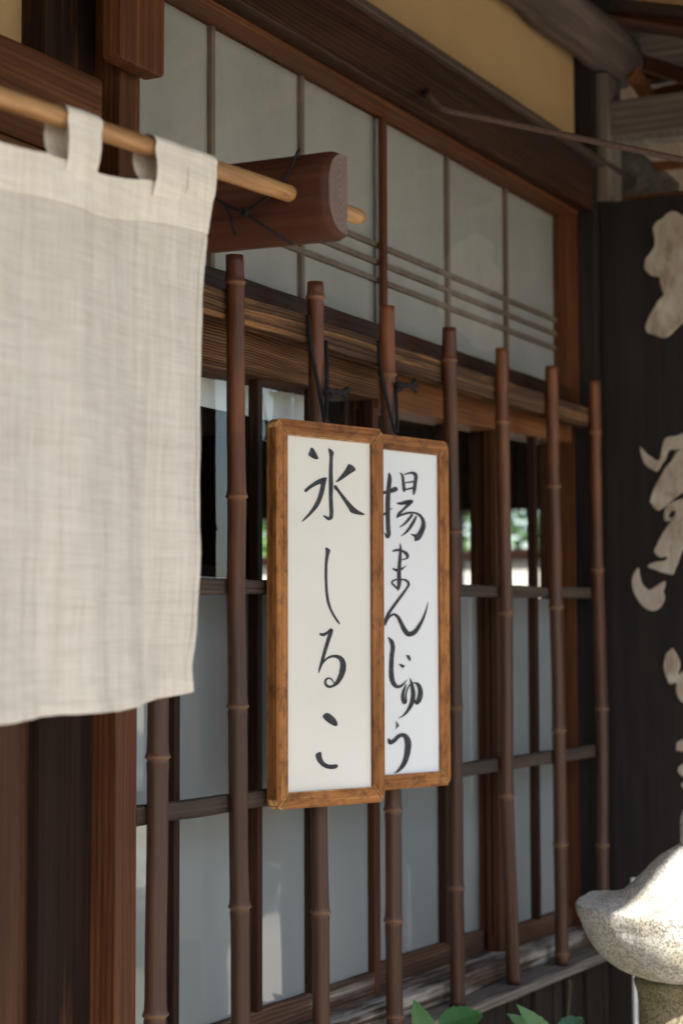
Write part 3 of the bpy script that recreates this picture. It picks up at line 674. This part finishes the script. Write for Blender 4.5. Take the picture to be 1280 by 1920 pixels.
def cloth(u0, u1, nu, v0, v1, nv, off=0):
    bm = bmesh.new(); g = [[bm.verts.new(cloth_pt(u0+(u1-u0)*i/nu, v0+(v1-v0)*j/nv, off)) for i in range(nu+1)] for j in range(nv+1)]
    for j in range(nv):
        for i in range(nu): bm.faces.new((g[j][i], g[j][i+1], g[j+1][i+1], g[j+1][i]))
    return bm
link('cloth', cloth(0, 1, 150, 0, 1, 150), 'linen', N, True)
link('top_hem', cloth(0, 1, 150, .0, .082, 12, -.0011), 'hem', N, True)
link('bottom_hem', cloth(0, 1, 150, .979, .9985, 3, -.001), 'linen', N, True)
link('side_hem', cloth(.985, .9995, 3, .09, .978, 120, -.001), 'linen', N, True)
def loop(tl, tr, bl, br_):
    """strap: from the cloth up the front, over the rod, down the back; given by photo x of its edges at the rod and at the cloth"""
    bm = bmesh.new(); rows = []
    xs = [at(x, y, Y=YR-.012).x for x, y in (tl, tr, bl, br_)]
    zr = rz_at((xs[0]+xs[1])/2); zb = (at(*bl, Y=YR-.012).z+at(*br_, Y=YR-.012).z)/2-.012
    path = []
    R1 = rodr+.0022
    for k in range(9):
        t_ = k/8; path.append((-.0135-.004*math.sin(t_*math.pi), zb+(zr-.004-zb)*t_, 1-t_))
    for k in range(1, 12): a = R(180-180*k/12+0); path.append((R1*1.15*math.cos(a), zr+R1*math.sin(a)*1.05, 0))
    for k in range(9): t_ = k/8; path.append((R1*1.15*(1-t_)-.010*t_+.010*math.sin(t_*math.pi), zr-(zr-zb-.004)*t_, t_))
    nu = 8
    for dy, z, t_ in path:
        a = xs[0]+(xs[2]-xs[0])*t_; b = xs[1]+(xs[3]-xs[1])*t_; row = []
        for i in range(nu+1):
            X = a+(b-a)*i/nu; row.append(bm.verts.new((X, YR+dy+.0015*math.sin(i/nu*math.pi)*-1+.0012*noise.noise((X*60, z*60, 3)), z+(X-(xs[0]+xs[1])/2)*dirr.z/dirr.x)))
        rows.append(row)
    for p, q in zip(rows, rows[1:]):
        for i in range(nu): bm.faces.new((p[i], p[i+1], q[i+1], q[i]))
    link('hanging_loop', bm, 'hem', N, True)
loop((126, 200), (190, 215), (118, 312), (172, 326))
loop((290, 255), (350, 275), (284, 350), (338, 360))
loop((349, 285), (404, 300), (342, 362), (392, 372))
loop((-125, 96), (-62, 116), (-135, 236), (-78, 250))
# black cord that ties rod and arm
cd = tag(empty('tie_cord', (XBR-.04, YR, 2.08)), 'thin black cord lashing the bamboo rod to the timber arm', 'cord')
XS = XBR-.046
def ctube(pts, r_, nm='strand'): link(nm, tube(spline([at(x, y, X=XS+d) for x, y, d in pts], 5), r_, 7), 'cord', cd, True)
ctube([(562, 280, .03), (557, 287, .012), (545, 315, .0), (524, 350, -.022), (504, 368, -.024), (480, 384, -.01), (458, 399, -.004)], .0019)
ctube([(380, 352, 0), (410, 376, -.003), (440, 392, -.004), (458, 399, -.005), (490, 420, -.002), (520, 440, .002), (548, 457, .02)], .002)
ctube([(420, 382, -.004), (432, 405, -.006), (437, 428, -.004), (443, 441, -.003)], .002)
ctube([(450, 396, -.006), (456, 391, -.009), (463, 397, -.009), (458, 404, -.006), (451, 398, -.006)], .0026, 'knot')

# hanging plank by the post
z0 = at(225, 107, Y=-.035).z; xa, xb = at(226, 60, Y=-.035).x, at(309, 100, Y=-.035).x
bm = prism([(xa, -.035, z0+.006), (xa+.006, -.035, z0), (xb-.006, -.035, z0), (xb, -.035, z0+.006), (xb, -.035, z0+.75), (xa, -.035, z0+.75)], (0, .03, 0), .003, 2)
tag(link('name_plank', bm, 'redZ'), 'reddish brown plank with rounded bottom hung in front of the black post', 'plank')

# iron stay from the header
i0, i1 = at(834, 206, Y=-.05), at(1290, 302, Y=-.43)
ir = spline([at(800, 172, Y=.0), at(803, 180, Y=-.02), at(818, 194, Y=-.035), i0, i0+(i1-i0)*.1], 5)+[i0+(i1-i0)*k/8 for k in range(2, 11)]
tag(link('iron_stay', tube(ir, .0065, 10), 'iron', None, True), 'bent rusty iron rod hooked into the header beam', 'rod')

# ------------------------------------------------------------------ black board with pale carved characters
XK = 4.272
K = tag(empty('carved_signboard', (XK, -.3, 0)), 'tall black wooden signboard with pale worn carved characters, standing square to the windows', 'signboard')
ktop = at(1131, 380, X=XK)
link('board', box(XK, XK+.045, -.62, .0125, .2, ktop.z, .004), 'blackboard', K)
t = NT('worn_gesso'); v = t.co(); f = t.noise(t.sc(v, (30, 30, 14)), 1, 6, .7); g = t.noise(v, 9, 3)
gc = t.ramp(f, [(.35, (.25, .20, .145)), (.5, (.40, .355, .295)), (.68, (.52, .485, .43))])
ge = t.n('NewGeometry'); gc = t.mix(t.ramp(ge.outputs['Pointiness'], [(.5, 0), (.58, .7)]), gc, (.14, .10, .07))
t.bump(f, .3, .003); M['gesso'] = t.set(t.mix(t.ramp(g, [(.4, 0), (.7, .5)]), gc, (.30, .25, .20)), .85, .15)
K1 = lambda p: (p[0]/6.858+1160, p[1]/6.858+380)
K2 = lambda p: (p[0]/5.19+1160, p[1]/5.19+790)
K3 = lambda p: (p[0]/4.367+1160, p[1]/4.367+1180)
CH = [(K1, [[(680,105),(600,150),(560,200),(490,240),(450,290),(428,340),(440,400),(455,500),(440,580),(380,670),(340,720),(322,830),(350,890),(420,945),(510,960),(530,1050),(560,1150),(565,1195),(490,1280),(420,1400),(355,1530),(335,1600),(360,1670),(440,1700),(560,1740),(640,1715),(720,1640),(823,1540),(1000,1380),(1150,1250),(1250,900),(1200,500),(1050,250),(900,190),(823,165),(740,120)]]),
 (K2, [[(205,245),(260,305),(320,350),(365,380),(395,365),(410,290),(430,205),(465,155),(560,138),(630,112),(760,90),(850,150),(760,300),(600,270),(540,280),(500,275),(470,310),(450,370),(410,430),(370,490),(320,470),(260,430),(225,370),(205,300)],
  [(560,290),(620,262),(760,255),(860,300),(860,560),(640,680),(560,735),(490,790),(430,840),(385,870),(345,850),(315,800),(300,780),(320,700),(350,630),(400,540),(450,450),(510,380)],
  [(470,800),(540,775),(640,745),(760,735),(860,800),(820,1100),(630,1240),(590,1330),(550,1430),(520,1490),(450,1480),(380,1460),(280,1415),(330,1375),(450,1350),(465,1320),(400,1325),(350,1290),(345,1250),(390,1150),(440,1060),(500,975),(545,900),(540,870),(500,880),(480,930),(520,940),(500,965),(455,975),(435,930),(445,850)],
  [(150,1460),(190,1425),(200,1500),(230,1590),(290,1640),(350,1610),(440,1555),(450,1600),(430,1660),(445,1710),(420,1780),(370,1835),(290,1840),(220,1790),(160,1700),(130,1620),(125,1530)]]),
 (K3, [[(435,150),(385,200),(365,290),(380,380),(415,450),(460,440),(465,510),(490,570),(530,600),(640,560),(680,400),(640,310),(524,340),(480,370),(500,300),(490,240)],
  [(470,930),(500,905),(560,905),(620,940),(600,1000),(520,1000),(470,990)], [(480,1150),(500,1110),(560,1095),(620,1150),(580,1210),(510,1200)], [(505,1270),(560,1230),(620,1280),(560,1340)]])]
li = 0
for tf, polys in CH:
    bm = bmesh.new()
    for pg in polys:
        li += 1
        if len(bm.verts): link('carved_character', bm, 'gesso', K); bm = bmesh.new()
        sm = spline([(*p, 0) for p in pg]+[(*pg[0], 0)], 6)[:-1]
        pts = [at(*tf((p.x+5*noise.noise((p.x*.05, p.y*.05, 1))+4*noise.noise((p.x*.2, p.y*.2, 4)), p.y+4*noise.noise((p.x*.2, p.y*.2, 9)))), X=XK) for p in sm]
        cen = sum(pts, Vector())/len(pts); hgt = .005+.0003*li
        rings = []
        for k, (s_, h_) in enumerate(((1, -.002), (1, hgt*.55), (.975, hgt*.9), (.93, hgt))):
            row = []
            for i, p in enumerate(pts):
                a, b = pts[i-1], pts[(i+1) % len(pts)]; d = (b-a).normalized(); nn = Vector((0, d.z, -d.y))
                ins = (0, 0, .0022, .0055)[k]
                row.append((p+nn*ins, h_))
            rings.append(row)
        area = sum(pts[i-1].y*pts[i].z-pts[i].y*pts[i-1].z for i in range(len(pts)))
        sg = 1 if area < 0 else -1
        V = [[bm.verts.new((XK-h_, (q+(q-pts[i])*(sg-1)).y, (q+(q-pts[i])*(sg-1)).z)) for i, (q, h_) in enumerate(row)] for row in rings[:3]]
        nn_ = len(pts)
        for a, b in zip(V, V[1:]):
            for i in range(nn_): bm.faces.new((a[i], a[(i+1) % nn_], b[(i+1) % nn_], b[i]))
        bm.faces.new(V[-1])
    link('carved_character', bm, 'gesso', K)
# thin pale pipe behind the lantern
p = at(1190, 1900, X=4.05)
bm = tube([(4.05, p.y, .0), (4.05, p.y, 1.02)], .0062, 12)
tag(link('downpipe', bm, 'pipe', None, True), 'thin pale upright pipe rising behind the stone lantern', 'pipe')

# ------------------------------------------------------------------ stone lantern
LC = EYE+(fw*FPX+rt*(1330-640)+dn*(1700-960))*(3.5/FPX); LC.z = 0
LA = tag(empty('stone_lantern', (LC.x, LC.y, 0)), 'weathered granite garden lantern with broad upturned cap, half in sunlight', 'lantern')
def lathe(prof, seg, amp, seed, hexa=0):
    bm = bmesh.new(); rows = []
    for r_, z in prof:
        row = []
        for j in range(seg):
            a = 2*math.pi*j/seg; rr_ = r_*(1+hexa*(math.cos(6*a)))
            p = Vector((rr_*math.cos(a), rr_*math.sin(a), z))
            q = noise.noise_vector(p*9+Vector((seed, 0, 0)))*amp+noise.noise_vector(p*45+Vector((seed, 4, 0)))*amp*.35+noise.noise_vector(p*140+Vector((seed, 4, 0)))*amp*.16
            row.append(bm.verts.new(p+q+LA.location))
        rows.append(row)
    for a, b in zip(rows, rows[1:]):
        for j in range(seg): bm.faces.new((a[j], a[(j+1) % seg], b[(j+1) % seg], b[j]))
    bm.faces.new(rows[0]); bm.faces.new(rows[-1]); return bm
def prof_spline(P, k): return [(p.x, p.y) for p in spline([(a, b, 0) for a, b in P], k)]
cap = prof_spline([(.02, .925), (.12, .927), (.165, .938), (.198, .960), (.219, .992), (.230, 1.022), (.238, 1.047), (.233, 1.0565), (.205, 1.057), (.165, 1.07), (.13, 1.098), (.10, 1.126), (.075, 1.142), (.05, 1.158), (.03, 1.165), (.006, 1.168)], 6)
link('cap', lathe(cap, 150, .0045, 3, .012), 'granite', LA, True)
fin = prof_spline([(.01, 1.155), (.05, 1.155), (.052, 1.18), (.051, 1.205), (.044, 1.222), (.025, 1.232), (.005, 1.235)], 4)
link('finial', lathe(fin, 40, .003, 5), 'granite', LA, True)
st = prof_spline([(.01, .62), (.124, .62), (.13, .66), (.127, .75), (.128, .88), (.126, .9255), (.01, .93)], 6)
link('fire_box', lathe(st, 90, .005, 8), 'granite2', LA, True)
pl_ = prof_spline([(.01, .54), (.19, .54), (.205, .57), (.19, .615), (.01, .619)], 4)
link('platform', lathe(pl_, 60, .005, 9), 'granite', LA, True)
ps = prof_spline([(.01, .0), (.2, .0), (.2, .08), (.12, .12), (.10, .3), (.11, .5), (.12, .539), (.01, .54)], 4)
link('pillar', lathe(ps, 60, .005, 10), 'granite', LA, True)

# ------------------------------------------------------------------ leafy shrub under the ledge
SH = tag(empty('leafy_shrub', (3.25, -.16, 0)), 'low shrub with toothed green leaves poking up under the ledge', 'shrub')
def leaf(base, tip, wd, curl, mat, face, parent=SH):
    base, tip = Vector(base), Vector(tip); ax = tip-base; ln = ax.length; ax.normalize()
    face = Vector(face); face = (face-ax*face.dot(ax)).normalized(); sd = ax.cross(face); bm = bmesh.new(); rows = []; n = 26
    for i in range(n+1):
        t_ = i/n; hw = wd/2*(math.sin(math.pi*min(1, t_**.8))**.62 if 0 < t_ < 1 else 0)*(1 if t_ < .6 else 1-.25*(t_-.6)/.4)
        hw *= 1+.09*(1 if i % 4 == 3 else -.5 if i % 4 == 0 else 0)
        c = base+ax*ln*t_-face*curl*ln*(t_*t_)
        row = []
        for s_ in (-1, -.55, -.04, .04, .55, 1):
            z = abs(s_)*hw*.35-.0006*(abs(s_) < .1)+.0015*math.sin(t_*22+s_)*abs(s_)
            row.append(bm.verts.new(c+sd*hw*s_+face*z))
        rows.append(row)
    for a, b in zip(rows, rows[1:]):
        for j in range(5): bm.faces.new((a[j], a[j+1], b[j+1], b[j]))
    bmesh.ops.remove_doubles(bm, verts=bm.verts, dist=1e-5)
    link('leaf', bm, mat, parent, True)
tocam = -fw+Vector((0, 0, .5))
LV = [((800, 1965), (782, 1884), .040, 'leaf'), ((822, 1925), (917, 1886), .042, 'leaf'), ((1010, 1945), (968, 1906), .03, 'leaf2'), ((1035, 1950), (985, 1897), .03, 'leaf2'), ((1045, 1945), (1098, 1900), .040, 'leaf2')]
cen = [at(860, 2060, Y=-.16), at(1020, 2060, Y=-.16)]
for i, (b, tp, wd, mt) in enumerate(LV):
    Y = -.16+.02*(i % 3-1); leaf(at(*b, Y=Y), at(*tp, Y=Y-.015), wd, .12, mt, tocam+Vector((random.uniform(-.3, .3), 0, random.uniform(-.2, .3))))
    c_ = cen[0 if i < 2 else 1]
    link('stem', tube(spline([at(*b, Y=Y), at(*b, Y=Y)*.5+c_*.5+Vector((0, 0, -.02)), c_, Vector((c_.x+.02*i, -.16, 0))], 5), .002, 6), 'stem', SH, True)
for i in range(46):
    c_ = cen[i % 2]+Vector((random.uniform(-.16, .16), random.uniform(-.10, .06), random.uniform(-.45, -.05)))
    d = Vector((random.uniform(-1, 1), random.uniform(-1, .4), random.uniform(.0, .6))).normalized()*random.uniform(.05, .08)
    if (c_+d).z < .69: leaf(c_, c_+d, random.uniform(.03, .042), .15, 'leaf', Vector((0, -.3, 1)))
tw = spline([(at(1062, 1960, Y=-.03)), at(1064, 1900, Y=-.03), at(1068, 1850, Y=-.02), at(1066, 1838, Y=-.02)], 5)
tag(link('dry_twig', tube(tw, [.0022+.0006*noise.noise((i, 0, 0)) for i in range(len(tw))], 7), 'stem', None, True), 'thin dry twig standing against the dark siding', 'twig')

# ------------------------------------------------------------------ across the street: what the panes mirror
def tree(x, y, h, r, label, seed, nk=30):
    rnd = random.Random(seed); T_ = tag(empty('garden_tree', (x, y, 0)), label, 'tree', 'garden trees')
    link('trunk', tube([(x, y, 0), (x+.05, y, h*.3), (x-.05, y+.05, h*.6), (x, y, h*.85)], [.12, .1, .07, .03], 10), 'bark', T_, True)
    bm = bmesh.new()
    for k in range(nk):
        a = rnd.uniform(0, 6.283); q = rnd.random()**.5*r; cz_ = h*.25+rnd.random()*h*.75; s_ = 1-abs(cz_/h-.6)*.9
        c_ = Vector((x+q*s_*math.cos(a), y+q*s_*math.sin(a), cz_))
        for j in range(85):
            o = c_+Vector((rnd.gauss(0, .2), rnd.gauss(0, .2), rnd.gauss(0, .15))); u_ = Vector((rnd.gauss(0, 1), rnd.gauss(0, 1), rnd.gauss(0, .6))).normalized(); w_ = u_.orthogonal()
            l_ = rnd.uniform(.05, .09)
            bm.faces.new([bm.verts.new(p_) for p_ in (o, o+u_*l_*.5+w_*l_*.3, o+u_*l_, o+u_*l_*.5-w_*l_*.3)])
    link('crown', bm, 'tree', T_)
tree(9.5, -6.6, 4.2, 1.5, 'bushy green garden tree standing behind the pale boulder across the street', 1)
tree(17.5, -6.2, 4.8, 1.7, 'tall bushy tree growing beside the end of the garden wall', 2)
tree(7.0, -7.2, 3.6, 1.4, 'smallest bushy tree across the street, farthest from the garden wall', 3)
tree(21.5, -7.8, 5.4, 1.9, 'tallest bushy tree standing beyond the dark garden wall', 4)
G = tag(empty('courtyard_wall', (9.2, 1.9, 0)), 'white plastered courtyard wall seen through the room beyond the clear panes', 'wall')
link('wall_body', box(9.1, 9.3, -.5, 5.5, 0, 1.98, .01), 'plaster', G); link('coping', box(9.05, 9.35, -.5, 5.5, 1.981, 2.03, .01), 'darkX', G)
tree(10.4, 1.7, 3.4, 1.1, 'leafy courtyard tree rising behind the white courtyard wall, nearest its middle', 11, 120)
tree(10.6, 3.6, 3.2, 1.1, 'leafy courtyard tree rising behind the white courtyard wall, nearest its end', 12, 120)
h = tag(empty('garden_wall', (12.6, -4.2, 0)), 'dark board garden wall with coping across the street', 'wall')
link('wall_body', box(12.3, 12.6, -6.0, -1.2, 0, 1.9, .01), 'darkZ', h); link('coping', box(12.2, 12.7, -6.05, -1.15, 1.901, 2.0, .01), 'darkX', h)
tag(link('kerb_stone', box(9.85, 10.15, -3.3, -1.5, -.01, .10, .01), 'pipe'), 'pale kerb stone lying on the street before the dark garden wall', 'kerb')
bm = bmesh.new(); bmesh.ops.create_icosphere(bm, subdivisions=4, radius=1)
for v in bm.verts:
    n_ = noise.noise_vector(v.co*1.7)*.22; v.co = Vector(((v.co.x+n_.x)*.8+9.7, (v.co.y+n_.y)*.6-4.9, max(0, (v.co.z+n_.z)*.75+.35)))
tag(link('garden_boulder', bm, 'stone', None, True), 'rough pale boulder lying across the street', 'boulder')
